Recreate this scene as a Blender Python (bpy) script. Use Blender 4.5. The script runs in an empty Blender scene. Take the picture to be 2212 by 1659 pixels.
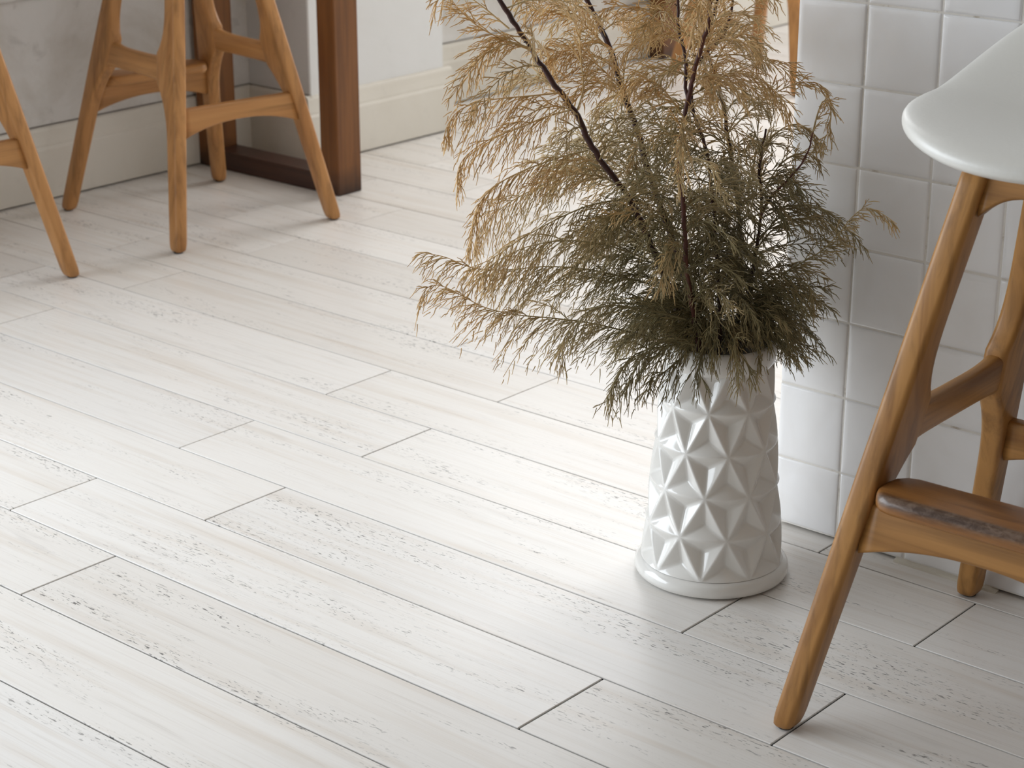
import bpy, bmesh, math, random
import numpy as np
from mathutils import Vector, Matrix

random.seed(7)
rng = np.random.default_rng(7)
SC = bpy.context.scene
COL = SC.collection
PI = math.pi

# ------------------------------------------------------------------ camera
CAM = Vector((0.0, 0.0, 1.1))
FPX, YAW, PITCH = 4355.7, 2.28026626, 0.348307756
W_PX, H_PX = 2212, 1659
fwd = Vector((math.cos(YAW) * math.cos(PITCH), math.sin(YAW) * math.cos(PITCH), -math.sin(PITCH)))
right = fwd.cross(Vector((0, 0, 1))).normalized()
up = right.cross(fwd)
cd = bpy.data.cameras.new('camera')
cam = bpy.data.objects.new('camera', cd)
COL.objects.link(cam)
cam.matrix_world = Matrix(((right.x, up.x, -fwd.x, CAM.x), (right.y, up.y, -fwd.y, CAM.y),
                           (right.z, up.z, -fwd.z, CAM.z), (0, 0, 0, 1)))
cd.sensor_width = 36.0
cd.lens = FPX / W_PX * 36.0
cd.clip_start = 0.05
cd.dof.use_dof = True
cd.dof.focus_distance = 2.42
cd.dof.aperture_fstop = 11.0
SC.camera = cam

# ------------------------------------------------------------------ world, light, exposure
wd = bpy.data.worlds.new('world'); SC.world = wd; wd.use_nodes = True
bg = wd.node_tree.nodes['Background']
bg.inputs[0].default_value = (1.0, 0.94, 0.87, 1); bg.inputs[1].default_value = 0.27


def area(name, loc, target, sx, sy, power, col):
    l = bpy.data.lights.new(name, 'AREA'); l.shape = 'RECTANGLE'; l.size = sx; l.size_y = sy
    l.energy = power; l.color = col
    o = bpy.data.objects.new(name, l); COL.objects.link(o); o.location = loc
    d = Vector(target) - Vector(loc)
    o.rotation_euler = d.to_track_quat('-Z', 'Y').to_euler()
    return o


# daylight: windows above the left wall, a glazed door near the camera on the left, windows beyond the tiled counter
area('window_light_left', (-3.46, 5.75, 2.2), (-2.2, 5.75, 2.1), 4.1, 2.2, 112, (0.97, 0.98, 1.0))
area('window_light_back', (-2.0, 8.1, 2.3), (-2.0, 5.0, 2.0), 2.6, 2.0, 175, (0.98, 0.985, 1.0))
area('window_light_near', (-3.44, -0.1, 0.9), (-2.2, -0.1, 0.9), 3.0, 1.6, 92, (0.84, 0.92, 1.0))
area('window_light_mid', (-3.44, 1.9, 1.9), (-2.2, 1.9, 1.8), 2.2, 1.6, 12, (0.9, 0.95, 1.0))
area('window_light_right', (1.2, 5.4, 1.8), (0.0, 5.4, 1.5), 3.0, 1.5, 10, (1.0, 0.955, 0.89))

vs = SC.view_settings
vs.view_transform = 'Standard'; vs.look = 'None'; vs.gamma = 1.0; vs.exposure = 0.05
vs.use_curve_mapping = False


# ------------------------------------------------------------------ node helpers
class NT:
    def __init__(s, name):
        s.m = bpy.data.materials.new(name); s.m.use_nodes = True
        s.t = s.m.node_tree; s.N = s.t.nodes; s.b = s.N['Principled BSDF']

    def n(s, typ, **kw):
        x = s.N.new(typ)
        for k, v in kw.items():
            if k.startswith('_'):
                setattr(x, k[1:], v)
            else:
                key = int(k[1:]) if k[0] == 'i' and k[1:].isdigit() else k.replace('__', ' ')
                if hasattr(v, 'is_linked') or isinstance(v, bpy.types.NodeSocket):
                    s.t.links.new(v, x.inputs[key])
                else:
                    x.inputs[key].default_value = v
        return x

    def link(s, a, b):
        s.t.links.new(a, b)

    def setp(s, **kw):
        for k, v in kw.items():
            key = k.replace('__', ' ')
            if isinstance(v, bpy.types.NodeSocket):
                s.t.links.new(v, s.b.inputs[key])
            else:
                s.b.inputs[key].default_value = v

    def coords(s, scale=(1, 1, 1), rnd=0.0, kind='Object', rot=(0, 0, 0)):
        tc = s.n('ShaderNodeTexCoord')
        v = tc.outputs[kind]
        if rnd:
            oi = s.n('ShaderNodeObjectInfo')
            c = s.n('ShaderNodeCombineXYZ')
            for i, f in enumerate((1.0, 1.7, 0.6)):
                mm = s.n('ShaderNodeMath', _operation='MULTIPLY', i0=oi.outputs['Random'], i1=rnd * f)
                s.link(mm.outputs[0], c.inputs[i])
            va = s.n('ShaderNodeVectorMath', _operation='ADD')
            s.link(v, va.inputs[0]); s.link(c.outputs[0], va.inputs[1]); v = va.outputs[0]
        mp = s.n('ShaderNodeMapping')
        s.link(v, mp.inputs['Vector']); mp.inputs['Scale'].default_value = scale
        mp.inputs['Rotation'].default_value = rot
        return mp.outputs[0]

    def noise(s, vec, scale=1.0, detail=3.0, rough=0.5, dist=0.0):
        x = s.n('ShaderNodeTexNoise')
        s.link(vec, x.inputs['Vector'])
        x.inputs['Scale'].default_value = scale; x.inputs['Detail'].default_value = detail
        x.inputs['Roughness'].default_value = rough; x.inputs['Distortion'].default_value = dist
        return x.outputs[0]

    def ramp(s, fac, stops, interp='LINEAR'):
        x = s.n('ShaderNodeValToRGB'); s.link(fac, x.inputs[0])
        r = x.color_ramp; r.interpolation = interp
        while len(r.elements) < len(stops):
            r.elements.new(0.5)
        for e, (p, c) in zip(r.elements, stops):
            e.position = p; e.color = (c, c, c, 1) if isinstance(c, (int, float)) else (*c, 1)
        return x.outputs[0]

    def mix(s, fac, a, b, mode='MIX'):
        x = s.n('ShaderNodeMix', _data_type='RGBA', _blend_type=mode)
        for v, k in ((fac, 0), (a, 6), (b, 7)):
            if isinstance(v, bpy.types.NodeSocket):
                s.link(v, x.inputs[k])
            elif k == 0:
                x.inputs[0].default_value = v
            else:
                x.inputs[k].default_value = (*v, 1)
        return x.outputs[2]

    def math(s, op, a, b=0.0, c=0.0):
        x = s.n('ShaderNodeMath', _operation=op)
        for i, v in enumerate((a, b, c)):
            if isinstance(v, bpy.types.NodeSocket):
                s.link(v, x.inputs[i])
            else:
                x.inputs[i].default_value = v
        return x.outputs[0]

    def bump(s, h, strength=0.2, dist=0.002):
        x = s.n('ShaderNodeBump'); s.link(h, x.inputs['Height'])
        x.inputs['Strength'].default_value = strength; x.inputs['Distance'].default_value = dist
        s.link(x.outputs[0], s.b.inputs['Normal'])


def mat_floor():
    k = NT('whitewashed_plank')
    v = k.coords((1, 1, 1), 37.0)
    def sc(x, y):
        mp = k.n('ShaderNodeMapping'); k.link(v, mp.inputs['Vector']); mp.inputs['Scale'].default_value = (x, y, 1)
        return mp.outputs[0]
    streak = k.noise(sc(1.4, 34), 1.0, 4, 0.6, 0.15)
    base = k.ramp(streak, [(0.28, (0.76, 0.71, 0.655)), (0.5, (0.85, 0.83, 0.805)), (0.62, (0.83, 0.805, 0.775)), (0.78, (0.76, 0.705, 0.645))])
    oi = k.n('ShaderNodeObjectInfo')
    tone = k.ramp(oi.outputs['Random'], [(0, (0.90, 0.885, 0.865)), (0.5, (1.0, 0.995, 0.985)), (1, (0.95, 0.95, 0.95))])
    base = k.mix(1.0, base, tone, 'MULTIPLY')
    fine = k.noise(sc(6, 420), 1.0, 2, 0.5)
    base = k.mix(k.ramp(fine, [(0.55, 0.0), (0.8, 0.35)]), base, (0.53, 0.48, 0.43))
    # worn specks: small elongated flecks gathered in patches
    fl = k.noise(sc(85, 400), 1.0, 3, 0.55, 0.6)
    flm = k.ramp(fl, [(0.60, 0.0), (0.64, 1.0)])
    patch = k.noise(sc(2.2, 16), 1.0, 3, 0.6, 0.8)
    pm = k.ramp(patch, [(0.51, 0.0), (0.645, 1.0)])
    spk = k.math('MULTIPLY', flm, pm)
    base = k.mix(k.math('MULTIPLY', spk, 0.85), base, (0.10, 0.095, 0.09))
    sm = k.noise(sc(5, 40), 1.0, 3, 0.6, 0.4)
    base = k.mix(k.ramp(sm, [(0.6, 0.0), (0.85, 0.3)]), base, (0.42, 0.38, 0.35))
    k.setp(Base__Color=base, Roughness=k.ramp(streak, [(0.3, 0.27), (0.7, 0.36)]))
    k.b.inputs['Specular IOR Level'].default_value = 0.25
    hgt = k.math('SUBTRACT', k.math('MULTIPLY', fine, 0.5), k.math('MULTIPLY', spk, 0.6))
    k.bump(hgt, 0.22, 0.0006)
    return k.m


def mat_simple(name, col, rough=0.5, bump=None, spec=0.5, metallic=0.0):
    k = NT(name)
    k.setp(Base__Color=(*col, 1), Roughness=rough, Metallic=metallic)
    k.b.inputs['Specular IOR Level'].default_value = spec
    if bump:
        k.bump(k.noise(k.coords(), bump[0], 4, 0.6), bump[1], bump[2])
    return k.m


def mat_tile():
    k = NT('white_glazed_tile')
    v = k.coords((1, 1, 1), 11.0)
    n = k.noise(v, 9, 3, 0.5, 1.2)
    oi = k.n('ShaderNodeObjectInfo')
    c = k.mix(k.ramp(n, [(0.4, 0.0), (0.75, 0.5)]), (0.90, 0.90, 0.91), (0.80, 0.785, 0.765))
    c = k.mix(1.0, c, k.ramp(oi.outputs['Random'], [(0, 0.95), (1, 1.0)]), 'MULTIPLY')
    k.setp(Base__Color=c, Roughness=0.16)
    k.bump(k.noise(v, 14, 2, 0.5, 0.8), 0.25, 0.003)
    return k.m


def mat_grout():
    k = NT('grout')
    v = k.coords()
    n = k.noise(v, 25, 4, 0.7)
    k.setp(Base__Color=k.ramp(n, [(0.28, (0.46, 0.40, 0.32)), (0.42, (0.76, 0.73, 0.68)), (0.7, (0.82, 0.80, 0.76))]), Roughness=0.8)
    k.bump(k.noise(v, 300, 2), 0.4, 0.001)
    return k.m


def mat_plaster(name, col, stain):
    k = NT(name)
    v = k.coords()
    n = k.noise(v, 3.2, 6, 0.65, 0.6)
    c = k.mix(k.ramp(n, [(0.42, 0.0), (0.75, stain)]), col, (col[0] * .62, col[1] * .57, col[2] * .48))
    n2 = k.noise(v, 17, 4, 0.6, 0.5)
    c = k.mix(k.ramp(n2, [(0.6, 0.0), (0.8, stain * .6)]), c, (0.25, 0.24, 0.22))
    k.setp(Base__Color=c, Roughness=0.65)
    k.bump(n2, 0.15, 0.003)
    return k.m


def mat_wood(name, axis, c0, c1, c2, rough=0.38, zdark=None):
    """axis: direction of the grain in object space"""
    k = NT(name)
    s = [70.0, 70.0, 70.0]; s[axis] = 3.0
    v = k.coords(tuple(s), 9.0)
    n = k.noise(v, 1.0, 4, 0.6, 0.5)
    s2 = [16.0, 16.0, 16.0]; s2[axis] = 1.2
    n2 = k.noise(k.coords(tuple(s2), 5.0), 1.0, 3, 0.55, 1.0)
    c = k.ramp(n2, [(0.32, c0), (0.5, c1), (0.68, c2)])
    c = k.mix(k.ramp(n, [(0.46, 0.0), (0.68, 0.5)]), c, tuple(x * .42 for x in c0))
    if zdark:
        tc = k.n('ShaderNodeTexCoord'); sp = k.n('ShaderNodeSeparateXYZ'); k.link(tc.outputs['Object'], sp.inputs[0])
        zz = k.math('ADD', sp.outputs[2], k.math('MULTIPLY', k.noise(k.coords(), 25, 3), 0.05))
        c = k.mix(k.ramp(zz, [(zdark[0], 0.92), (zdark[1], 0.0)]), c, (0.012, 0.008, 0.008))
    k.setp(Base__Color=c, Roughness=rough)
    k.b.inputs['Specular IOR Level'].default_value = 0.36
    k.bump(n, 0.12, 0.0008)
    return k.m


M_FLOOR = mat_floor()
M_GAP = mat_simple('dark_joint', (0.018, 0.02, 0.024), 0.9, None, 0.1)
M_TILE = mat_tile()
M_GROUT = mat_grout()
M_CAULK = mat_simple('caulk', (0.62, 0.58, 0.5), 0.7, (60, 0.5, 0.003))
M_WALL = mat_plaster('painted_plaster', (0.74, 0.73, 0.71), 0.8)
M_WALLC = mat_plaster('clean_painted_plaster', (0.78, 0.79, 0.79), 0.12)
M_BASE = mat_plaster('cream_painted_board', (0.76, 0.73, 0.66), 0.22)
OAK = ((0.28, 0.125, 0.034), (0.43, 0.212, 0.062), (0.34, 0.158, 0.044))
OAKL = ((0.41, 0.185, 0.06), (0.53, 0.265, 0.095), (0.46, 0.22, 0.074))
M_OAKZ = mat_wood('oak_leg', 2, *OAK)
M_OAKY = mat_wood('oak_cross', 1, *OAK)
M_OAKX = mat_wood('oak_side', 0, *OAK)
M_OAKZL = mat_wood('light_oak_leg', 2, *OAKL)
M_OAKYL = mat_wood('light_oak_cross', 1, *OAKL)
M_OAKXL = mat_wood('light_oak_side', 0, *OAKL)
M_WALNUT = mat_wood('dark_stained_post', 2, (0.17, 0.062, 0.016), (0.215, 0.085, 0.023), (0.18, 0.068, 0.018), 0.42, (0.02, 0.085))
M_WALNUTX = mat_wood('dark_stained_rail', 0, (0.05, 0.02, 0.014), (0.065, 0.028, 0.018), (0.05, 0.02, 0.012), 0.38)


def mat_footrest():
    k = NT('worn_footrest_oak')
    v = k.coords((30.0, 2.2, 30.0), 3.0)
    n = k.noise(v, 1.0, 4, 0.6, 1.2)
    c = k.ramp(n, [(0.32, (0.15, 0.06, 0.018)), (0.5, (0.31, 0.135, 0.038)), (0.68, (0.23, 0.095, 0.028))])
    tc = k.n('ShaderNodeTexCoord'); sp = k.n('ShaderNodeSeparateXYZ'); k.link(tc.outputs['Object'], sp.inputs[0])
    # scuffed grey band along the front upper edge where shoes rest
    dx = k.math('ADD', sp.outputs[0], 0.184); dz = k.math('ADD', sp.outputs[2], -0.2825)
    e = k.math('SQRT', k.math('ADD', k.math('MULTIPLY', dx, dx), k.math('MULTIPLY', dz, dz)))
    e = k.math('ADD', e, k.math('MULTIPLY', k.noise(k.coords((40, 10, 40)), 1.0, 3), 0.006))
    band = k.ramp(e, [(0.0075, 0.8), (0.0125, 0.0)])
    sn = k.noise(k.coords((70, 70, 160), rot=(0, 0.6, 0.5)), 1.0, 4, 0.7, 0.8)
    bc = k.ramp(sn, [(0.40, (0.035, 0.026, 0.024)), (0.62, (0.15, 0.115, 0.095))])
    c = k.mix(band, c, bc)
    k.setp(Base__Color=c, Roughness=0.3)
    return k.m


M_FOOT = mat_footrest()
M_PAD = mat_simple('black_plastic_pad', (0.02, 0.018, 0.018), 0.6)


def mat_leather():
    k = NT('white_leather')
    v = k.coords()
    vo = k.n('ShaderNodeTexVoronoi'); k.link(v, vo.inputs['Vector']); vo.inputs['Scale'].default_value = 260
    k.setp(Base__Color=(0.74, 0.725, 0.68, 1), Roughness=0.34)
    h = k.math('ADD', k.math('MULTIPLY', vo.outputs[0], 0.35), k.noise(v, 22, 4, 0.6))
    k.bump(h, 0.16, 0.002)
    return k.m


M_LEATHER = mat_leather()
k = NT('white_ceramic_glaze')
k.setp(Base__Color=(0.80, 0.785, 0.75, 1), Roughness=0.13)
k.b.inputs['Coat Weight'].default_value = 0.4
k.b.inputs['Coat Roughness'].default_value = 0.05
M_VASE = k.m


def mat_foliage():
    k = NT('dried_foliage')
    at = k.n('ShaderNodeAttribute'); at.attribute_name = 'tint'
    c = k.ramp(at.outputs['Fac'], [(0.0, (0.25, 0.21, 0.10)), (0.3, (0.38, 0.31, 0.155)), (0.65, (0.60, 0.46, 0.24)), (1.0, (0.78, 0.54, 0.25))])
    k.setp(Base__Color=c, Roughness=0.55)
    tr = k.n('ShaderNodeBsdfTranslucent'); k.link(c, tr.inputs[0])
    mx = k.n('ShaderNodeMixShader'); mx.inputs[0].default_value = 0.3
    k.link(k.b.outputs[0], mx.inputs[1]); k.link(tr.outputs[0], mx.inputs[2])
    k.link(mx.outputs[0], k.N['Material Output'].inputs[0])
    return k.m


M_FOL = mat_foliage()
k = NT('dark_red_bark')
k.setp(Base__Color=k.ramp(k.noise(k.coords((1, 1, 1)), 60, 4, 0.6), [(0.3, (0.022, 0.008, 0.008)), (0.7, (0.07, 0.02, 0.016))]), Roughness=0.5)
k.bump(k.noise(k.coords(), 300, 3), 0.5, 0.001)
M_STEM = k.m
k = NT('red_brown_bark')
k.setp(Base__Color=k.ramp(k.noise(k.coords((1, 1, 1)), 40, 4, 0.6), [(0.3, (0.045, 0.013, 0.011)), (0.7, (0.14, 0.042, 0.024))]), Roughness=0.5)
M_STEMR = k.m


# ------------------------------------------------------------------ mesh helpers
def mesh_from(name, verts, faces, smooth=False):
    me = bpy.data.meshes.new(name)
    me.from_pydata([tuple(v) for v in verts], [], faces); me.update()
    if smooth:
        me.polygons.foreach_set('use_smooth', [True] * len(me.polygons))
    return me


def link(name, me, mat, parent=None, loc=None, rot=None):
    o = bpy.data.objects.new(name, me); COL.objects.link(o)
    if mat and not me.materials:
        me.materials.append(mat)
    if parent:
        o.parent = parent
    if loc is not None:
        o.location = loc
    if rot is not None:
        o.rotation_euler = rot
    return o


def empty(name, loc, rz, label, cat, group=None):
    o = bpy.data.objects.new(name, None); COL.objects.link(o)
    o.location = loc; o.rotation_euler = (0, 0, rz); o.empty_display_size = 0.1
    o['label'] = label; o['category'] = cat
    if group:
        o['group'] = group
    return o


def structure(o, label, cat):
    o['kind'] = 'structure'; o['label'] = label; o['category'] = cat
    return o


def box_mesh(name, lo, hi, bev=0.0, seg=1):
    bm = bmesh.new()
    bmesh.ops.create_cube(bm, size=1.0)
    for v in bm.verts:
        v.co = Vector([(lo[i] + hi[i]) / 2 + v.co[i] * (hi[i] - lo[i]) for i in range(3)])
    if bev:
        bmesh.ops.bevel(bm, geom=bm.edges[:], offset=bev, segments=seg, profile=0.5, affect='EDGES')
    me = bpy.data.meshes.new(name); bm.to_mesh(me); bm.free()
    return me


def rrect(h1, h2, r, n=4):
    """points of a rounded rectangle, half sizes h1,h2"""
    r = min(r, h1 * .98, h2 * .98)
    pts = []
    for cx, cy, a0 in ((1, 1, 0), (-1, 1, PI / 2), (-1, -1, PI), (1, -1, 1.5 * PI)):
        for i in range(n + 1):
            a = a0 + PI / 2 * i / n
            pts.append((cx * (h1 - r) + r * math.cos(a), cy * (h2 - r) + r * math.sin(a)))
    return pts


def loft(name, sections):
    """sections: list of (centre, axis1, axis2, h1, h2, r)"""
    verts, faces = [], []
    n = 20
    for (c, a1, a2, h1, h2, r) in sections:
        for (x, y) in rrect(h1, h2, r):
            verts.append(Vector(c) + Vector(a1) * x + Vector(a2) * y)
    m = len(sections)
    for i in range(m - 1):
        for j in range(n):
            a = i * n + j; b = i * n + (j + 1) % n
            faces.append((a, b, b + n, a + n))
    faces.append(tuple(range(n - 1, -1, -1)))
    faces.append(tuple(range((m - 1) * n, m * n)))
    me = mesh_from(name, verts, faces, True)
    bm = bmesh.new(); bm.from_mesh(me); bmesh.ops.recalc_face_normals(bm, faces=bm.faces[:])
    for f in bm.faces:
        if len(f.verts) > 4:
            f.smooth = False
    bm.to_mesh(me); bm.free()
    return me


def lathe(name, prof, n=96, closed=True):
    v, f = [], []
    for r, z in prof:
        for j in range(n):
            a = 2 * PI * j / n
            v.append((r * math.cos(a), r * math.sin(a), z))
    m = len(prof)
    for i in range(m if closed else m - 1):
        for j in range(n):
            a, b = i * n + j, i * n + (j + 1) % n
            i2 = (i + 1) % m
            f.append((a, b, i2 * n + (j + 1) % n, i2 * n + j))
    me = mesh_from(name, v, f, True)
    bm = bmesh.new(); bm.from_mesh(me); bmesh.ops.recalc_face_normals(bm, faces=bm.faces[:]); bm.to_mesh(me); bm.free()
    return me



# ------------------------------------------------------------------ floor: planks
ROW_W, ROW_O = 0.1502, 1.1701
PL, FAM = 0.912, (-2.166, -1.938)
fl = structure(link('floor', box_mesh('floor', (-3.7, -2.6, -0.03), (1.5, 8.4, -0.0022)), M_GAP),
               'whitewashed wooden plank floor with thin dark joints', 'floor')
G = 0.0012
plank_me = box_mesh('plank', (0, 0, -0.018), (PL - 2 * G, ROW_W - 2 * G, 0), 0.0006)
for r in range(-7, 36):
    y0 = ROW_O + ROW_W * r
    for i in range(-3, 4):
        x0 = FAM[r % 2] + PL * i
        if x0 + PL < -3.5 or x0 > 0.9:
            continue
        if y0 > 2.0 and x0 > -0.4:
            continue
        if y0 > 6.0 and x0 < -4:
            continue
        cut = max(0.0, -3.52 - x0)
        me = plank_me if cut == 0 else box_mesh('plank', (0, 0, -0.018), (PL - cut - 2 * G, ROW_W - 2 * G, 0), 0.0006)
        link('plank', me, M_FLOOR, fl, (x0 + G + cut, y0 + G, rng.uniform(-0.0003, 0.0)))

# ------------------------------------------------------------------ left wall with column and skirting
XW, XB = -3.49, -3.478


def skirting(name, prof_pts, length, mat, loc, rz, label):
    """profile (outward distance, z) extruded along local x; outward is local -y"""
    v, f = [], []
    n = len(prof_pts)
    for x in (0, length):
        v += [(x, -d, z) for d, z in prof_pts]
    for i in range(n):
        j = (i + 1) % n
        f.append((i, j, j + n, i + n))
    f.append(tuple(range(n))); f.append(tuple(range(2 * n - 1, n - 1, -1)))
    me = mesh_from(name, v, f)
    bm = bmesh.new(); bm.from_mesh(me); bmesh.ops.recalc_face_normals(bm, faces=bm.faces[:]); bm.to_mesh(me); bm.free()
    o = link(name, me, mat, None, loc, (0, 0, rz))
    return structure(o, label, 'baseboard')


PROF = [(0, 0.004), (0.018, 0.004), (0.018, 0.108), (0.0165, 0.112), (0.0145, 0.114), (0.0145, 0.120), (0.012, 0.135),
        (0.011, 0.148), (0.009, 0.153), (0.004, 0.155), (0, 0.155)]
CY0, CY1, CX = 3.128, 3.575, -3.288     # column: side face y, far face y, front face x
wl = structure(link('wall_left', box_mesh('wall_left', (-3.70, -2.6, 0), (XW, 8.4, 1.02)), M_WALL),
               'stained white plaster wall behind the wooden bar stools', 'wall')
# upper wall field standing a little proud above a reveal line
structure(link('trim_1', box_mesh('trim_1', (XW, -0.6, 0.426), (XW + 0.010, CY0, 0.437), 0.0015), M_WALL),
          'narrow horizontal moulding on the stained wall behind the stools', 'trim')
structure(link('trim_2', box_mesh('trim_2', (XW, -0.6, 0.449), (XW + 0.020, CY0, 1.02), 0.002), M_WALL),
          'raised wall panel above the moulding behind the stools', 'trim')
structure(link('wall_column', box_mesh('wall_column', (XW - 0.01, CY0, 0), (CX, CY1, 3.4), 0.003), M_WALLC),
          'white square wall column beside the dark table frame', 'column')
structure(link('window_1', box_mesh('window_1', (XW - .06, -0.6, 1.02), (XW + 0.04, 8.3, 1.05), .004), M_BASE),
          'window sill on top of the left wall', 'window sill')
M_SEAM = mat_simple('grimy_joint', (0.22, 0.20, 0.18), 0.9)
link('joint_line', box_mesh('joint_line', (XW, -0.6, 0.1552), (XW + 0.0015, CY0, 0.158)), M_SEAM, wl)
link('joint_line', box_mesh('joint_line', (XW, -0.6, 0.4375), (XW + 0.003, CY0, 0.4485)), M_SEAM, wl)
link('joint_line', box_mesh('joint_line', (XW, CY0 - 0.0025, 0.15), (XW + 0.2, CY0, 0.1568)), M_SEAM, wl)
link('joint_line', box_mesh('joint_line', (XW, CY1, 0.1555), (XW + 0.0025, 8.2, 0.158)), M_SEAM, wl)
skirting('baseboard_left', PROF, CY0 + 0.6 - 0.003, M_BASE, (XW, -0.6, 0), PI / 2, 'cream skirting board along the stained left wall')
skirting('baseboard_column_side', PROF, 0.2, M_BASE, (XW + 0.012, CY0, 0), 0, 'cream skirting board on the side of the wall column')
skirting('baseboard_column', PROF, CY1 - CY0 + 0.036, M_BASE, (CX, CY0 - 0.018, 0), PI / 2, 'cream skirting board across the front of the wall column')
skirting('baseboard_far', PROF, 4.6, M_BASE, (XW, CY1, 0), PI / 2, 'cream skirting board on the wall beyond the column')
M_DARKW = mat_simple('light_cutting_dark_wall', (0.22, 0.17, 0.13), 0.7)  # brown tone added on the unseen side wall to cut bounce onto the near-right floor
M_SHELL = mat_simple('plain_wall_paint', (0.70, 0.68, 0.64), 0.7)
structure(link('wall_back', box_mesh('wall_back', (-3.70, 8.2, 0), (1.4, 8.4, 1.1)), M_WALLC), 'low wall under the windows at the far end of the room', 'wall')
structure(link('wall_front', box_mesh('wall_front', (-3.70, -2.6, 0), (1.4, -2.4, 1.1)), M_SHELL), 'wall behind the photographer', 'wall')
structure(link('wall_side', box_mesh('wall_side', (1.3, -2.4, 0), (1.5, 3.8, 3.4)), M_DARKW), 'unseen wall on the right side of the room, darkened to cut light', 'wall')
structure(link('ceiling', box_mesh('ceiling', (-3.70, -2.6, 3.4), (1.5, 8.4, 3.5)), M_SHELL), 'plain pale ceiling', 'ceiling')

# ------------------------------------------------------------------ tiled counter wall
TX0, TY = -1.352, 2.119
wt = structure(link('wall_right', box_mesh('wall_right', (TX0 + 0.0012, TY - 0.0026, 0.0045), (1.3, TY + 0.32, 1.512)), M_GROUT),
               'wall faced with square white glazed tiles behind the near stool', 'wall')
XJ = [TX0 - 0.001, -1.2549, -1.1545]
while XJ[-1] < 0.3:
    XJ.append(XJ[-1] + 0.1005)
ZJ = [0.003, 0.0974, 0.2005, 0.3011, 0.4010, 0.5027, 0.6035, 0.7044, 0.805, 0.906, 1.007, 1.108, 1.209, 1.31, 1.411, 1.512]


def tile_mesh(w, h, dome=0.0012, t=0.008):
    """flat tile with softly rounded (cushion) edges, front faces -y, centred"""
    n = 5
    us = [-w / 2, -w / 2 + .0008, -w / 2 + .003, -w / 2 + 0.009, 0, w / 2 - .009, w / 2 - .003, w / 2 - .0008, w / 2]
    zs = [-h / 2, -h / 2 + .0008, -h / 2 + .003, -h / 2 + 0.009, 0, h / 2 - .009, h / 2 - .003, h / 2 - .0008, h / 2]
    pr = [0.0022, 0.0011, 0.0004, 0.0001, 0, 0.0001, 0.0004, 0.0011, 0.0022]
    v = [(x, max(pr[i], pr[j]) + (0 if max(pr[i], pr[j]) < .003 else 0), z) for j, z in enumerate(zs) for i, x in enumerate(us)]
    N = 9
    f = [(j * N + i, j * N + i + 1, (j + 1) * N + i + 1, (j + 1) * N + i) for j in range(N - 1) for i in range(N - 1)]
    b = len(v)
    v += [(-w / 2, t, -h / 2), (w / 2, t, -h / 2), (w / 2, t, h / 2), (-w / 2, t, h / 2)]
    f.append((b, b + 1, N - 1, 0) if False else tuple([b + 1, b] + list(range(0, N))))
    f.append(tuple([b + 2, b + 1] + [N - 1 + N * q for q in range(N)]))
    f.append(tuple([b + 3, b + 2] + [N * N - 1 - q for q in range(N)]))
    f.append(tuple([b, b + 3] + [N * (N - 1) - N * q for q in range(N)]))
    me = mesh_from('tile', v, f, False)
    me.polygons.foreach_set('use_smooth', [i < (N - 1) ** 2 for i in range(len(f))])
    return me


tcache = {}
JT = 0.0022
for c in range(len(XJ) - 1):
    for r in range(len(ZJ) - 1):
        w = XJ[c + 1] - XJ[c] - JT; h = ZJ[r + 1] - ZJ[r] - JT
        if r == 0:
            h -= 0.001
        key = (round(w, 4), round(h, 4))
        if key not in tcache:
            tcache[key] = tile_mesh(w, h)
        link('tile', tcache[key], M_TILE, wt,
             ((XJ[c] + XJ[c + 1]) / 2, TY - 0.0045 + rng.uniform(-.0006, .0006), (ZJ[r] + ZJ[r + 1]) / 2 + (0.0008 if r == 0 else 0)),
             (rng.normal(0, .003), rng.normal(0, .0015), rng.normal(0, .004)))
structure(link('wall_upper', box_mesh('wall_upper', (TX0, TY, 1.513), (1.3, TY + 0.32, 3.4)), M_SHELL), 'plain wall above the white tiles', 'wall')
# end face tiles of the counter (narrow side)
for q in range(3):
    for r in range(len(ZJ) - 1):
        w = 0.1005; h = ZJ[r + 1] - ZJ[r] - JT
        key = (w, round(h, 4))
        if key not in tcache:
            tcache[key] = tile_mesh(w, h)
        link('tile', tcache[key], M_TILE, wt, (TX0 - 0.0005, TY + 0.056 + q * 0.1028, (ZJ[r] + ZJ[r + 1]) / 2), (0, 0, -PI / 2))
# broken bead of sealant along the foot of the tiles
pts = [(-1.165, .003), (-1.15, .004), (-1.14, .0025), (-1.10, .0035), (-1.06, .0025), (-1.03, .003), (-1.02, .001)]
v, f = [], []
for x, hh in pts:
    v += [(x, TY - .010, 0), (x, TY - .009, hh), (x, TY - .001, hh + .002), (x, TY - .001, 0)]
for i in range(len(pts) - 1):
    for j in range(4):
        f.append((4 * i + j, 4 * i + (j + 1) % 4, 4 * i + 4 + (j + 1) % 4, 4 * i + 4 + j))
f += [(0, 1, 2, 3), (27, 26, 25, 24)]
link('sealant', mesh_from('sealant', v, f), M_CAULK, wt)

# ------------------------------------------------------------------ bar stools
A0, B0, KA, KB = 0.2123, 0.1877, 0.2157, 0.1843
LW, LT = 0.0180, 0.0140      # half width in the side frame plane, half thickness


def flare(z):
    if z < 0.19:
        return 0.0
    if z < 0.313:
        return 0.034 * ((z - 0.19) / 0.123) ** 2.8
    if z < 0.366:
        return 0.034 - 0.003 * (z - .313) / .053
    if z < 0.50:
        return 0.031 * (1 - (z - 0.366) / 0.134) ** 3.8
    return 0.0


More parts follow.
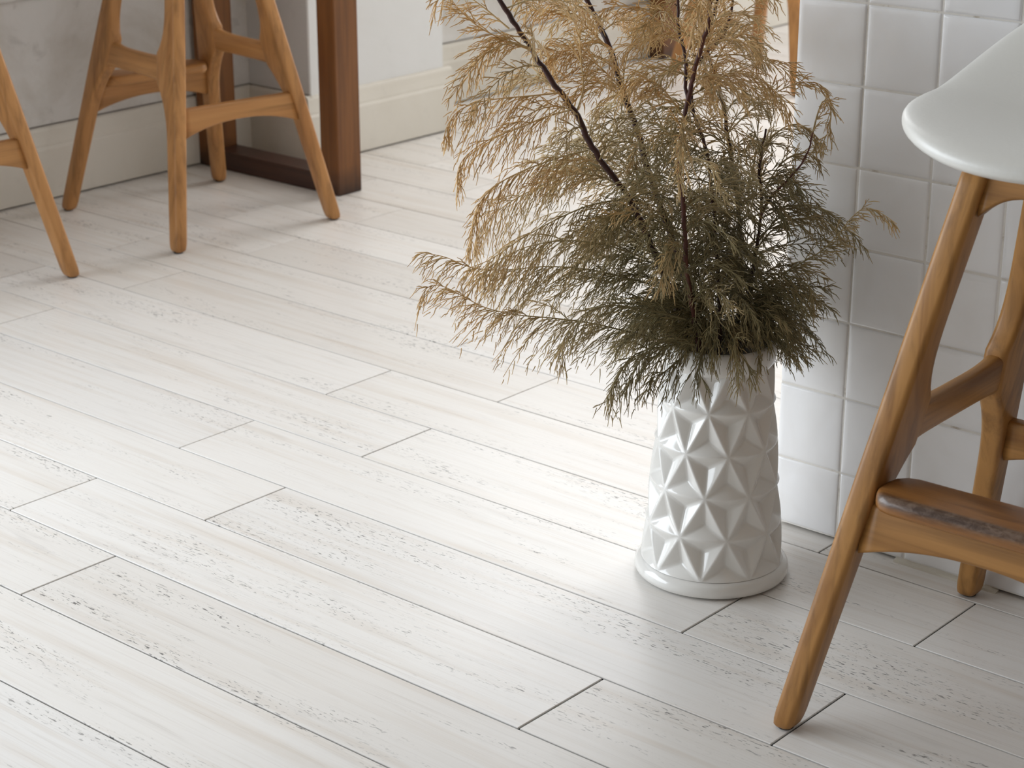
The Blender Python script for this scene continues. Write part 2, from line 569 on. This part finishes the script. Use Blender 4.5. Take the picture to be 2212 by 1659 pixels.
def leg_mesh(su, sv):
    secs = []
    zs = [0.0025, .0035, .006, .012, .02] + [0.02 + .17 * i / 4 for i in range(1, 5)] + [0.19 + .123 * i / 12 for i in range(1, 13)] + [.33, .35, .366] + \
         [.366 + .134 * i / 10 for i in range(1, 11)] + [.55, .6, .622]
    for z in zs:
        ua = A0 - KA * z; va = B0 - KB * z
        k_ = {.0025: .66, .0035: .78, .006: .9, .012: .97}.get(z, 1.0)
        taper = 0.90 + 0.12 * min(1, z / .3)
        w1 = LW * k_ * taper; w2 = LW * k_ * taper + flare(z)
        c = (su * (ua + (w1 - w2) / 2), sv * va, z)
        rr = 0.0068
        secs.append((c, (1, 0, 0), (0, 1, 0), (w1 + w2) / 2, LT * k_ * taper, rr))
    return loft('leg', secs)


def side_bar_mesh(sv):
    secs = []
    for i in range(15):
        u = -0.1035 + 0.207 * i / 14
        k_ = abs(u) / 0.1035
        lo = 0.3145 - 0.004 * k_ ** 5; hi = 0.356 + 0.0135 * k_ ** 4
        z = (lo + hi) / 2
        secs.append(((u, sv * (B0 - KB * z), z), (0, -sv * KB, 1), (0, 1, 0), (hi - lo) / 2, 0.0118, 0.0095))
    return loft('crossbar', secs)


def stretcher_mesh(su, lo_mid, lo_end, hi, half, zref, top=False):
    secs = []
    for i in range(17):
        vv = -half + 2 * half * i / 16
        k_ = abs(vv) / half
        lo = lo_mid - (lo_mid - lo_end) * k_ ** (2.2 if not top else 3.0)
        z = (lo + hi) / 2
        secs.append(((su * (A0 - KA * z), vv, z), (-su * KA, 0, 1), (1, 0, 0), (hi - lo) / 2, 0.0095, 0.004))
    return loft('stretcher', secs)


def footrest_mesh():
    secs = []
    half = 0.122
    for t in [-1, -.985, -.95, -.88, -.78, -.5, 0, .5, .78, .88, .95, .985, 1]:
        e = max(0.0, (abs(t) - 0.74) / 0.26)
        w = 0.037 * math.sqrt(max(0.06, 1 - e ** 2.6 * .93)) if e > 0 else 0.037
        hh = 0.0105 * (1 - 0.35 * max(0, (abs(t) - .93) / .07) ** 2)
        secs.append(((-0.151, half * t, 0.2755), (1, 0, 0), (0, 0, 1), w, hh, 0.0088))
    return loft('footrest', secs)


def seat_mesh():
    nt, nr = 72, 30
    v = []
    for i in range(nr + 1):
        t = PI * i / nr
        rad = max(0.0, math.sin(t)) ** 0.42 if 0 < i < nr else 0.0
        hc = math.copysign(abs(math.cos(t)) ** 0.75, math.cos(t))
        for j in range(nt):
            a = 2 * PI * j / nt
            cu, sv_ = math.cos(a), math.sin(a)
            ru = 0.200 if cu > 0 else 0.196
            e = 2.25
            R = 1.0 / ((abs(cu) / ru) ** e + (abs(sv_) / 0.174) ** e) ** (1 / e)
            u, w = R * rad * cu, R * rad * sv_
            s = rad
            rise = 0.125 * max(0.0, (u + 0.01) / 0.21) ** 1.7 + 0.012 * (abs(w) / .17) ** 2 - 0.010 * max(0, (-u - .12) / .09) ** 2
            top = 0.669 + rise - 0.006 * (1 - s * s)
            bot = 0.618 + rise * 0.95 + 0.016 * s ** 3
            mid = (top + bot) / 2; half = (top - bot) / 2
            v.append((u, w, mid + hc * half))
    f = []
    for i in range(nr):
        for j in range(nt):
            a, b = i * nt + j, i * nt + (j + 1) % nt
            f.append((a, b, b + nt, a + nt))
    me = mesh_from('seat', v, f, True)
    bm = bmesh.new(); bm.from_mesh(me)
    bmesh.ops.remove_doubles(bm, verts=bm.verts[:], dist=1e-6)
    bmesh.ops.recalc_face_normals(bm, faces=bm.faces[:])
    bm.to_mesh(me); bm.free()
    return me


def make_stool(loc, rz, label):
    t = empty('bar_stool', loc, rz, label, 'stool', 'wooden bar stools with white seats')
    for su in (-1, 1):
        for sv in (-1, 1):
            lg = link('leg', leg_mesh(su, sv), M_OAKZ, t)
            g = link('foot_pad', lathe('foot_pad', [(0, 0), (0.0085, 0), (0.0095, 0.001), (0.0095, 0.004), (0, 0.004)], 16, False), M_PAD, lg)
            g.location = (su * A0, sv * B0, 0)
            for p_ in g.data.polygons:
                p_.use_smooth = False
    for sv in (-1, 1):
        link('crossbar', side_bar_mesh(sv), M_OAKX, t)
    for su in (-1, 1):
        link('stretcher', stretcher_mesh(su, .231, .209, .2645, B0 - KB * .237 - LT + .003, .24), M_OAKY, t)
        link('seat_rail', stretcher_mesh(su, .594, .569, .622, B0 - KB * .6 - LT + .003, .6, True), M_OAKY, t)
    o = link('footrest', footrest_mesh(), M_FOOT, t); o['label'] = 'footrest plank worn grey along its front edge'
    o = link('seat', seat_mesh(), M_LEATHER, t); o['label'] = 'white leather seat'
    return t


def copy_tree(o, parent=None):
    c = o.copy(); COL.objects.link(c); c.parent = parent
    for ch in list(o.children):
        copy_tree(ch, c)
    return c


stool = make_stool((-0.853, 1.880, 0), 1.5933, 'wooden bar stool with white leather seat in front of the tiled wall')
for loc, rz, lab in (((-3.1386, 2.6599, 0), -0.1416, 'wooden bar stool with all four legs in view beside the dark table frame'),
                     ((-3.209, 2.0402, 0), -0.0894, 'wooden bar stool cut off by the left edge of the photo'),
                     ((-3.05, 4.67, 0), -0.06, 'distant wooden bar stool half hidden behind the dried branches')):
    s = copy_tree(stool); s.location = loc; s.rotation_euler = (0, 0, rz); s['label'] = lab
    for ch in s.children:               # the far stools are of a paler oak
        lm = {'leg': M_OAKZL, 'crossbar': M_OAKXL, 'stretcher': M_OAKYL, 'seat_rail': M_OAKYL, 'footrest': M_OAKYL}.get(ch.name.split('.')[0])
        if lm:
            ch.material_slots[0].link = 'OBJECT'; ch.material_slots[0].material = lm
            if ch.name.startswith('footrest'):
                del ch['label']


# ------------------------------------------------------------------ dark timber bar tables
def make_table(y_post, y_len, label):
    t = empty('bar_table', (-3.25, y_post, 0), 0, label, 'table', 'dark wooden bar tables along the left wall')
    pw = 0.0535
    for x0 in (-0.224, 0.224 + 0.003 - pw):
        link('post', box_mesh('post', (x0, 0, 0.0), (x0 + pw, 0.07, 1.0), 0.002), M_WALNUT, t)
    link('floor_rail', box_mesh('floor_rail', (-0.224 + pw, 0.001, 0), (0.227 - pw, 0.069, 0.042), 0.002), M_WALNUTX, t)
    for x0 in (-0.224, 0.224 + 0.003 - pw):
        link('post', box_mesh('post', (x0, -y_len, 0.0), (x0 + pw, 0.07 - y_len, 1.0), 0.002), M_WALNUT, t)
    link('floor_rail', box_mesh('floor_rail', (-0.224 + pw, 0.001 - y_len, 0), (0.227 - pw, 0.069 - y_len, 0.042), 0.002), M_WALNUTX, t)
    link('table_top', box_mesh('table_top', (-0.224, -y_len, 1.0), (0.237, 0.072, 1.04), 0.004), M_WALNUTX, t)
    return t


make_table(2.951, 1.5, 'dark brown timber bar table frame standing beside the wall column')
t2 = empty('bar_table', (-3.28, 4.65, 0), 0, 'distant dark brown bar table post behind the dried branches', 'table', 'dark wooden bar tables along the left wall')
for yy in (0, 1.9):
    link('post', box_mesh('post', (-0.194, yy, 0.0), (-0.14, yy + 0.07, 1.0), 0.002), M_WALNUT, t2)
link('table_top', box_mesh('table_top', (-0.2, -0.25, 1.0), (0.26, 1.99, 1.04), 0.004), M_WALNUTX, t2)

# ------------------------------------------------------------------ ceramic vase
VC = Vector((-1.331, 1.940, 0))
NV, PH, Z0, DZ = 9, 0.2914, 0.0224, 0.0535
R_A, R_B = 0.0900, 0.0722


def vr(z):
    return R_A + (R_B - R_A) * (z - Z0) / (4 * DZ)


def vase_body():
    st = 2 * PI / NV
    D = 0.0118
    v, f = [], []
    n = 10

    def pt(th, z, h):
        hh = math.sqrt(h * h + 0.04 ** 2) - 0.04
        r = vr(z) - D * hh * (1.0 if z < .27 else 1.0)
        return (r * math.cos(th), r * math.sin(th), z)

    def facet(a, b, c):
        """a,b lattice nodes (theta,z), c the sunken centre"""
        base = len(v); idx = {}
        for i in range(n + 1):
            for j in range(n + 1 - i):
                s = i / n       # toward centre
                tt = j / n
                th = a[0] * (1 - s - tt) + b[0] * tt + c[0] * s
                z = a[1] * (1 - s - tt) + b[1] * tt + c[1] * s
                idx[i, j] = len(v); v.append(pt(th, z, s))
        for i in range(n):
            for j in range(n - i):
                f.append((idx[i, j], idx[i, j + 1], idx[i + 1, j]))
                if j + 1 <= n - i - 1:
                    f.append((idx[i, j + 1], idx[i + 1, j + 1], idx[i + 1, j]))
    for k_ in range(5):
        zb, zt = Z0 + DZ * k_, Z0 + DZ * (k_ + 1)
        for i in range(NV):
            a = PH + (i + .5 * k_) * st
            for tri in (((a, zb), (a + st, zb), (a + st / 2, zt)), ((a + st / 2, zt), (a + st, zb), (a + 1.5 * st, zt))):
                c = (sum(p[0] for p in tri) / 3, sum(p[1] for p in tri) / 3)
                for q in range(3):
                    facet(tri[q], tri[(q + 1) % 3], c)
    me = mesh_from('body', v, f, True)
    bm = bmesh.new(); bm.from_mesh(me)
    bmesh.ops.remove_doubles(bm, verts=bm.verts[:], dist=1e-5)
    bmesh.ops.recalc_face_normals(bm, faces=bm.faces[:])
    bm.to_mesh(me); bm.free()
    return me


vz = empty('vase', VC, 0, 'white glazed ceramic floor vase with star relief facets holding dried branches', 'vase')
link('body', vase_body(), M_VASE, vz)
link('base', lathe('base', [(0.0, 0.002), (0.093, 0.002), (0.0965, 0.0045), (0.0978, 0.009), (0.0970, 0.0145), (0.0945, 0.0185),
                            (0.0905, 0.0215), (0.086, 0.0232), (0.076, 0.0245), (0.0, 0.0245)], closed=False), M_VASE, vz)
zt = Z0 + 5 * DZ
link('rim', lathe('rim', [(0.0665, zt - .008), (0.0695, zt - 0.003), (0.0708, zt + .004), (0.0708, zt + .014), (0.069, zt + .0195), (0.066, zt + .0215),
                          (0.0628, zt + .020), (0.0612, zt + .015), (0.061, 0.20), (0.065, 0.08), (0.0, 0.07)], closed=False), M_VASE, vz)

# ------------------------------------------------------------------ dried plant
HN = Vector((fwd.x, fwd.y, 0)).normalized()


def P3(px, py, d=0.0):
    """a point of the plant: sight line through the traced spot met with a vertical plane standing d behind the vase axis"""
    ray = right * ((px - W_PX / 2) / FPX) + up * ((H_PX / 2 - py) / FPX) + fwd
    t = ((VC - CAM).dot(HN) + d) / ray.dot(HN)
    return np.array(CAM + ray * t)


def catmull(pts, step):
    pts = np.array(pts, float)
    p = np.vstack([2 * pts[0] - pts[1], pts, 2 * pts[-1] - pts[-2]])
    out = []
    for i in range(1, len(p) - 2):
        for t in np.linspace(0, 1, 12, endpoint=False):
            a, b, c, d = p[i - 1], p[i], p[i + 1], p[i + 2]
            out.append(.5 * ((2 * b) + (c - a) * t + (2 * a - 5 * b + 4 * c - d) * t * t + (3 * b - 3 * c + d - a) * t ** 3))
    out.append(p[-2]); out = np.array(out)
    L = np.concatenate([[0], np.cumsum(np.linalg.norm(np.diff(out, axis=0), axis=1))])
    n = max(3, int(L[-1] / step))
    s = np.linspace(0, L[-1], n)
    return np.stack([np.interp(s, L, out[:, k_]) for k_ in range(3)], 1), s / L[-1], L[-1]


def unit(v):
    return v / (np.linalg.norm(v, axis=-1, keepdims=True) + 1e-12)


def tubes(P, R, T, sides=3):
    """P (n,K,3) centre lines, R (n,K) radii, T (n,K) tint -> verts, quads, tint"""
    n, K, _ = P.shape
    tan = unit(np.gradient(P, axis=1))
    ref = np.tile(np.array([0.31, 0.52, 0.79]), (n, 1))
    a = unit(np.cross(tan, ref[:, None, :])); b = np.cross(tan, a)
    ang = np.arange(sides) * 2 * PI / sides
    ring = P[:, :, None, :] + R[:, :, None, None] * (np.cos(ang)[None, None, :, None] * a[:, :, None, :] + np.sin(ang)[None, None, :, None] * b[:, :, None, :])
    V = ring.reshape(-1, 3)
    tint = np.repeat(T.reshape(-1), sides)
    base = (np.arange(n) * K * sides)[:, None, None]
    kk = (np.arange(K - 1) * sides)[None, :, None]
    jj = np.arange(sides)[None, None, :]; j2 = (jj + 1) % sides
    q = np.stack([base + kk + jj, base + kk + j2, base + kk + sides + j2, base + kk + sides + jj], -1).reshape(-1, 4)
    return V, q, tint


def build(name, parts, mat, parent, origin):
    Vs, Qs, Ts, off = [], [], [], 0
    for V, q, t in parts:
        Vs.append(V - origin); Qs.append(q + off); Ts.append(t); off += len(V)
    V = np.concatenate(Vs); Q = np.concatenate(Qs); T = np.concatenate(Ts)
    me = bpy.data.meshes.new(name)
    me.vertices.add(len(V)); me.vertices.foreach_set('co', V.astype(np.float32).ravel())
    me.loops.add(Q.size); me.loops.foreach_set('vertex_index', Q.astype(np.int32).ravel())
    me.polygons.add(len(Q)); me.polygons.foreach_set('loop_start', np.arange(0, Q.size, 4, dtype=np.int32))
    me.polygons.foreach_set('loop_total', np.full(len(Q), 4, dtype=np.int32))
    me.polygons.foreach_set('use_smooth', np.ones(len(Q), bool))
    at = me.attributes.new('tint', 'FLOAT', 'POINT'); at.data.foreach_set('value', np.clip(T, 0, 1).astype(np.float32))
    me.update(); me.validate()
    o = link(name, me, mat, parent)
    return o


VA = np.array(VC)
HR = np.array(right)
plant = empty('dried_plant', (VC.x, VC.y, 0.07), 0, 'dried feathery branches, olive turning golden at the tips, standing in the white vase', 'plant')
PO = np.array([VC.x, VC.y, 0.07])


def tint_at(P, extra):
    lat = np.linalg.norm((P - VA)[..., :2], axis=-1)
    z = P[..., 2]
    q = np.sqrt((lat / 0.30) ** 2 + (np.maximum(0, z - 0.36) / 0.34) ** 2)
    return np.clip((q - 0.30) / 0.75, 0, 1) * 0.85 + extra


def spray(spine_pts, twig=0.045, step=0.0062, droop=0.55, bias=0.0, r0=0.0013, start=0.0, parent=None, need=0.0052, hang=0.0):
    pts, s, L = catmull(spine_pts, 0.006)
    n = len(pts)
    tan = unit(np.gradient(pts, axis=0))
    parts = []
    rad = r0 * (1 - 0.65 * s)
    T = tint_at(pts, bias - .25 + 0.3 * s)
    parts.append(tubes(pts[None], rad[None], T[None], 5))
    # twigs
    m = max(4, int(L * (1 - start) / step))
    u = np.clip(start + (1 - start) * (np.arange(m) + rng.uniform(-.3, .3, m)) / m, 0, .995)
    idx = u * (n - 1); i0 = np.floor(idx).astype(int); fr = (idx - i0)[:, None]
    i1 = np.minimum(i0 + 1, n - 1)
    p = pts[i0] * (1 - fr) + pts[i1] * fr
    t = tan[i0]
    side = np.where(np.arange(m) % 2 == 0, 1.0, -1.0)
    ref = unit(np.cross(t, np.array([0, 0, 1.0]) + rng.normal(0, .15, 3)))   # horizontal lateral
    vert = unit(np.cross(ref, t))
    vs_ = np.where(rng.uniform(0, 1, m) < hang, -np.sign(vert[:, 2] + 1e-9), side)
    # mix of lateral and up/down directions
    e = unit(side[:, None] * ref * rng.uniform(-.3, .9, m)[:, None] + vs_[:, None] * vert * rng.uniform(.3, 1, m)[:, None])
    al = rng.uniform(.45, .85, m)
    d0 = unit(t * np.cos(al)[:, None] + e * np.sin(al)[:, None])
    prof = (0.55 + 0.6 * np.sin(PI * np.clip(u * 1.02, 0, 1) ** 0.9)) * (1 - .45 * u)
    tl = twig * prof * rng.uniform(.55, 1.25, m)
    K = 7
    tau = np.linspace(0, 1, K)[None, :, None]
    g = np.array([0, 0, -1.0]) * droop * rng.uniform(.5, 1.5, (m, 1))
    bend = (g + 0.25 * t)[:, None, :]
    TP = p[:, None, :] + (d0[:, None, :] * tau + bend * 0.6 * tau ** 2) * tl[:, None, None]
    TP += (rng.normal(0, 0.10, (m, 1, 3)) * tau ** 2 * tl[:, None, None])
    spray_t = bias + rng.normal(0, .05)
    TR = (0.00072 - 0.0003 * np.linspace(0, 1, K))[None, :] * np.ones((m, 1))
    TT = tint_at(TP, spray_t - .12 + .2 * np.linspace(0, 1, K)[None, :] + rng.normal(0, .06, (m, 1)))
    parts.append(tubes(TP, TR, TT, 3))
    # needles on every twig
    cnt = np.maximum(3, (tl / need).astype(int))
    own = np.repeat(np.arange(m), cnt)
    kk = np.concatenate([np.arange(c) for c in cnt])
    tt = (kk + 0.6 + rng.uniform(-.3, .3, len(kk))) / (cnt[own] + 0.2)
    tt = np.clip(tt, 0.06, 0.99)
    b0 = p[own] + (d0[own] * tt[:, None] + bend[own, 0] * 0.6 * tt[:, None] ** 2) * tl[own][:, None]
    td = unit(d0[own] + bend[own, 0] * 1.2 * tt[:, None])
    sd = np.where(kk % 2 == 0, 1.0, -1.0)
    pl = unit(np.cross(td, unit(np.cross(t[own], d0[own]) + rng.normal(0, .45, (len(kk), 3)))))
    nd = unit(td * 0.86 + pl * sd[:, None] * rng.uniform(.42, .85, (len(kk), 1)))
    nl = rng.uniform(.009, .0215, len(kk)) * (1 - .35 * tt)
    q = np.linspace(0, 1, 3)[None, :, None]
    cur = (td - nd) * 0.45 + np.array([0, 0, -0.15]) + rng.normal(0, .10, (len(kk), 3))
    NP = b0[:, None, :] + (nd[:, None, :] * q + cur[:, None, :] * q ** 2) * nl[:, None, None]
    NR = np.array([0.00066, 0.00062, 0.0003])[None, :] * np.ones((len(kk), 1))
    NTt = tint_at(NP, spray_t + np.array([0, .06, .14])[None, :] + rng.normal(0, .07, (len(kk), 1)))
    parts.append(tubes(NP, NR, NTt, 3))
    return build('leaf_spray', parts, M_FOL, parent or plant, PO), len(kk)


def stem(trace, r0, r1, mat, name='stem'):
    pts = [P3(x, y, d) for x, y, d in trace]
    c, s, L = catmull(pts, 0.008)
    c = c + rng.normal(0, .0005, c.shape)
    parts = [tubes(c[None], (r0 + (r1 - r0) * s)[None] * (1 + rng.normal(0, .05, len(s)))[None], np.zeros((1, len(s))), 8)]
    # bark nubs
    k_ = max(2, int(L / .02)); ii = rng.integers(2, len(c) - 2, k_)
    tg = unit(np.gradient(c, axis=0))[ii]
    e = unit(np.cross(tg, rng.normal(0, 1, (k_, 3))))
    q = np.linspace(0, 1, 3)[None, :, None]
    NP = c[ii][:, None, :] + unit(e + tg * .8)[:, None, :] * q * .006
    parts.append(tubes(NP, np.array([[.0012, .0008, .0002]]) * np.ones((k_, 1)), np.zeros((k_, 3)), 3))
    o = build(name, parts, mat, plant, PO)
    return o, c


stems = []
S = {}
S['a'] = stem([(1535, 900, 0), (1500, 770, .01), (1440, 610, 0), (1370, 450, -.02), (1320, 375, -.03), (1275, 310, -.04), (1245, 245, -.04), (1195, 180, -.05),
               (1135, 85, -.05), (1079, 0, -.06), (1030, -90, -.06)], .0046, .0028, M_STEM)
S['b'] = stem([(1545, 900, .01), (1515, 740, .03), (1460, 540, .05), (1410, 400, .06), (1370, 260, .07), (1342, 190, .07), (1320, 110, .07), (1290, 40, .08), (1255, -20, .08), (1220, -90, .08)],
              .0050, .0030, M_STEM)
S['c'] = stem([(1530, 900, -.02), (1508, 740, -.03), (1485, 600, -.06), (1480, 520, -.07), (1474, 430, -.07), (1468, 370, -.07), (1470, 310, -.08), (1478, 255, -.08),
               (1490, 205, -.08), (1502, 140, -.09), (1520, 85, -.09), (1532, 45, -.09), (1530, -30, -.09), (1520, -90, -.09)], .0034, .0024, M_STEMR)
S['d'] = stem([(1490, 235, -.05), (1482, 185, -.04), (1478, 110, -.03), (1466, 60, -.02), (1464, 0, -.02), (1450, -80, -.02)], .0024, .0014, M_STEM)
S['e'] = stem([(1560, 900, .03), (1590, 740, .04), (1600, 600, .06), (1597, 480, .07), (1588, 400, .07), (1578, 330, .08), (1562, 225, .08), (1545, 160, .08), (1528, 100, .09), (1545, 20, .09), (1570, -80, .09)],
              .0036, .0018, M_STEM)
S['f'] = stem([(1540, 900, .0), (1555, 700, .0), (1545, 500, .02), (1530, 345, .03), (1512, 285, .03), (1497, 235, .03), (1500, 150, .03), (1570, 60, .03), (1590, -60, .03)],
              .0030, .0014, M_STEM)
S['g'] = stem([(1565, 900, .02), (1595, 740, .02), (1625, 590, .02), (1640, 500, .02), (1645, 430, .03), (1640, 360, .03), (1655, 280, .03)], .0030, .0014, M_STEM)
S['h'] = stem([(1642, 470, .02), (1660, 432, .01), (1700, 390, .0), (1740, 340, -.01), (1756, 285, -.02)], .0016, .0009, M_STEMR)

NE = 0
# traced sprays: (trace, depth start, depth end, twig length, droop, tint bias, twig start)
TR = [
    ([(1151, 110), (1120, 98), (1075, 80), (1030, 55), (990, 18), (962, -20)], -.05, -.09, .026, .4, .15, .12),
    ([(1100, 62), (1050, 20), (1000, -20), (970, -70)], -.05, -.02, .035, .5, .1, .1),
    ([(1208, 201), (1150, 207), (1080, 213), (1030, 222), (990, 240), (967, 270), (958, 300)], -.05, -.12, .040, 1.0, .18, .15),
    ([(1232, 238), (1180, 252), (1125, 275), (1060, 300), (1012, 332), (990, 365), (988, 410)], -.04, -.08, .036, .9, .12, .1),
    ([(1270, 325), (1210, 340), (1140, 365), (1080, 395), (1042, 430), (1022, 480), (1018, 540)], -.04, -.12, .042, .9, .15, .1),
    ([(1300, 360), (1230, 375), (1150, 410), (1090, 445), (1040, 490), (1022, 545)], .02, .05, .045, .9, .05, .1),
    ([(1345, 430), (1270, 445), (1190, 480), (1120, 520), (1060, 560), (1010, 580)], -.03, -.06, .045, .9, .0, .1),
    ([(1420, 618), (1350, 600), (1270, 582), (1180, 576), (1090, 583), (1020, 578), (960, 555), (906, 545)], -.02, -.11, .050, 1.05, .05, .1),
    ([(1400, 560), (1310, 530), (1230, 520), (1150, 530), (1080, 560), (1030, 600)], -.08, -.14, .052, 1.0, .0, .1),
    ([(1430, 735), (1350, 715), (1270, 697), (1190, 687), (1115, 680), (1050, 665), (1000, 640), (955, 618), (925, 620), (905, 650)], -.03, -.13, .050, 1.05, .08, .08),
    ([(1460, 745), (1400, 755), (1360, 775), (1330, 820), (1305, 875)], -.06, -.14, .040, .7, .0, .05),
    ([(1480, 690), (1400, 670), (1320, 660), (1260, 680), (1220, 730), (1215, 790)], -.07, -.15, .045, .9, -.05, .1),
    ([(1500, 745), (1440, 735), (1395, 760), (1365, 810), (1350, 850)], -.09, -.13, .038, .7, -.1, .05),
    ([(1530, 730), (1515, 765), (1510, 800), (1525, 835)], -.08, -.115, .030, .5, -.1, .0),
    ([(1500, 735), (1470, 775), (1440, 800), (1400, 820)], -.07, -.12, .035, .6, -.08, .0),
    ([(1570, 730), (1595, 760), (1615, 790), (1622, 825)], -.06, -.105, .026, .5, .25, .0),
    ([(1590, 700), (1625, 720), (1640, 760), (1636, 790)], -.03, -.07, .028, .6, .3, .0),
    ([(1600, 640), (1650, 640), (1690, 665), (1712, 715)], -.02, -.05, .032, .6, .2, .1),
    ([(1600, 600), (1660, 590), (1720, 600), (1752, 625), (1745, 655)], .0, -.06, .036, .7, .25, .15),
    ([(1610, 650), (1660, 615), (1710, 580), (1770, 545), (1812, 505), (1840, 470), (1870, 449), (1905, 462), (1937, 484)], .0, -.10, .026, .35, .3, .25),
    ([(1620, 560), (1665, 500), (1710, 475), (1760, 472), (1800, 488), (1812, 515)], .02, -.04, .024, .4, .2, .2),
    ([(1756, 285), (1768, 240), (1782, 215), (1795, 240), (1790, 280), (1772, 320)], -.02, -.04, .020, .5, .3, .0),
    ([(1640, 330), (1680, 285), (1720, 268), (1760, 290), (1762, 320)], .02, .0, .032, .6, .25, .1),
    ([(1560, 300), (1620, 240), (1680, 198), (1730, 178), (1775, 185), (1796, 222)], .04, -.02, .026, .4, .3, .2),
    ([(1500, 230), (1560, 165), (1610, 160), (1650, 175), (1690, 215), (1720, 262)], -.08, -.13, .030, .6, .3, .15),
    ([(1530, 170), (1565, 100), (1600, 74), (1632, 82), (1644, 110), (1634, 142)], -.07, -.10, .020, .5, .3, .1),
    ([(1500, 130), (1540, 60), (1560, 10), (1575, -40)], -.05, -.08, .034, .4, .25, .05),
    ([(1645, 420), (1690, 350), (1740, 330), (1775, 350)], .0, .03, .034, .5, .2, .1),
    ([(1640, 520), (1690, 450), (1715, 380), (1720, 320)], .03, .05, .032, .5, .2, .1),
    ([(1478, 255), (1430, 190), (1385, 170), (1340, 185)], -.09, -.15, .036, .7, .3, .1),
    ([(1480, 100), (1430, 50), (1380, 20), (1320, 15), (1290, 40)], -.03, -.1, .030, .7, .3, .15),
    ([(1320, 110), (1270, 60), (1230, 20), (1180, 10), (1130, 30)], .06, .02, .040, .6, .15, .1),
    ([(1342, 190), (1290, 140), (1240, 110), (1190, 120), (1180, 160)], .05, -.03, .042, .7, .2, .1),
    ([(1345, 200), (1350, 140), (1370, 70), (1380, 0), (1375, -60)], .06, .03, .036, .4, .2, .1),
    ([(1245, 245), (1260, 190), (1255, 130), (1250, 70), (1230, 0)], -.04, -.02, .036, .4, .15, .15),
    ([(1295, 345), (1330, 280), (1345, 220), (1340, 160)], -.04, -.06, .036, .5, .1, .12),
]
for trc, da, db, tw, dr, bi, stt in TR:
    n_ = len(trc)
    pts = [P3(x, y, da + (db - da) * i / (n_ - 1)) for i, (x, y) in enumerate(trc)]
    _, k_ = spray(pts, tw * 1.12, 0.0052, dr * 1.15, bi, 0.00115, stt, hang=0.7)
    NE += k_

# sprays growing all round the stems
frac = []
for key, nn, lo, hi in (('a', 48, .2, .98), ('b', 74, .18, .98), ('c', 66, .15, .95), ('e', 58, .15, .95), ('f', 50, .16, .9), ('g', 48, .18, .98), ('d', 10, .1, .9)):
    c = S[key][1]
    for q in range(nn):
        w = lo + (hi - lo) * ((q + rng.uniform(0, 1)) / nn) ** 1.05
        if (w > .6 and rng.uniform() < .36) or (w < .33 and rng.uniform() < .25):
            continue
        p = c[int(w * (len(c) - 1))]
        tg = unit(np.gradient(c, axis=0))[int(w * (len(c) - 1))]
        az = rng.uniform(0, 2 * PI)
        out = np.array([math.cos(az), math.sin(az), 0])
        rel = (p - VA); rel[2] = 0
        out = unit(out + rel * 2.5)
        low = p[2] < 0.46
        L = rng.uniform(.09, .17) if low else rng.uniform(.07, .14)
        d0 = unit(out * rng.uniform(.6, 1.0) + tg * rng.uniform(.4, 1.0))
        dr = rng.uniform(.5, 1.1)
        pts = [p + (d0 * t + np.array([0, 0, -dr * .8]) * t * t) * L for t in np.linspace(0, 1, 5)]
        _, k_ = spray(pts, rng.uniform(.026, .042), .0062, rng.uniform(.3, .8), rng.normal(.08, .17), .0010, .12)
        NE += k_
# collar of short sprays spilling over the rim
for q in range(38):
    az = 2 * PI * (q + rng.uniform(-.3, .3)) / 38
    out = np.array([math.cos(az), math.sin(az), 0])
    p = VA + out * rng.uniform(.01, .035) + np.array([0, 0, rng.uniform(.31, .36)])
    L = rng.uniform(.07, .12)
    pts = [p + (unit(out + np.array([0, 0, rng.uniform(.2, .8)])) * t + np.array([0, 0, -rng.uniform(.5, .75)]) * t * t) * L for t in np.linspace(0, 1, 5)]
    _, k_ = spray(pts, .034, .006, .7, rng.normal(.05, .2), .0010, .05)
    NE += k_
print('needles', NE)
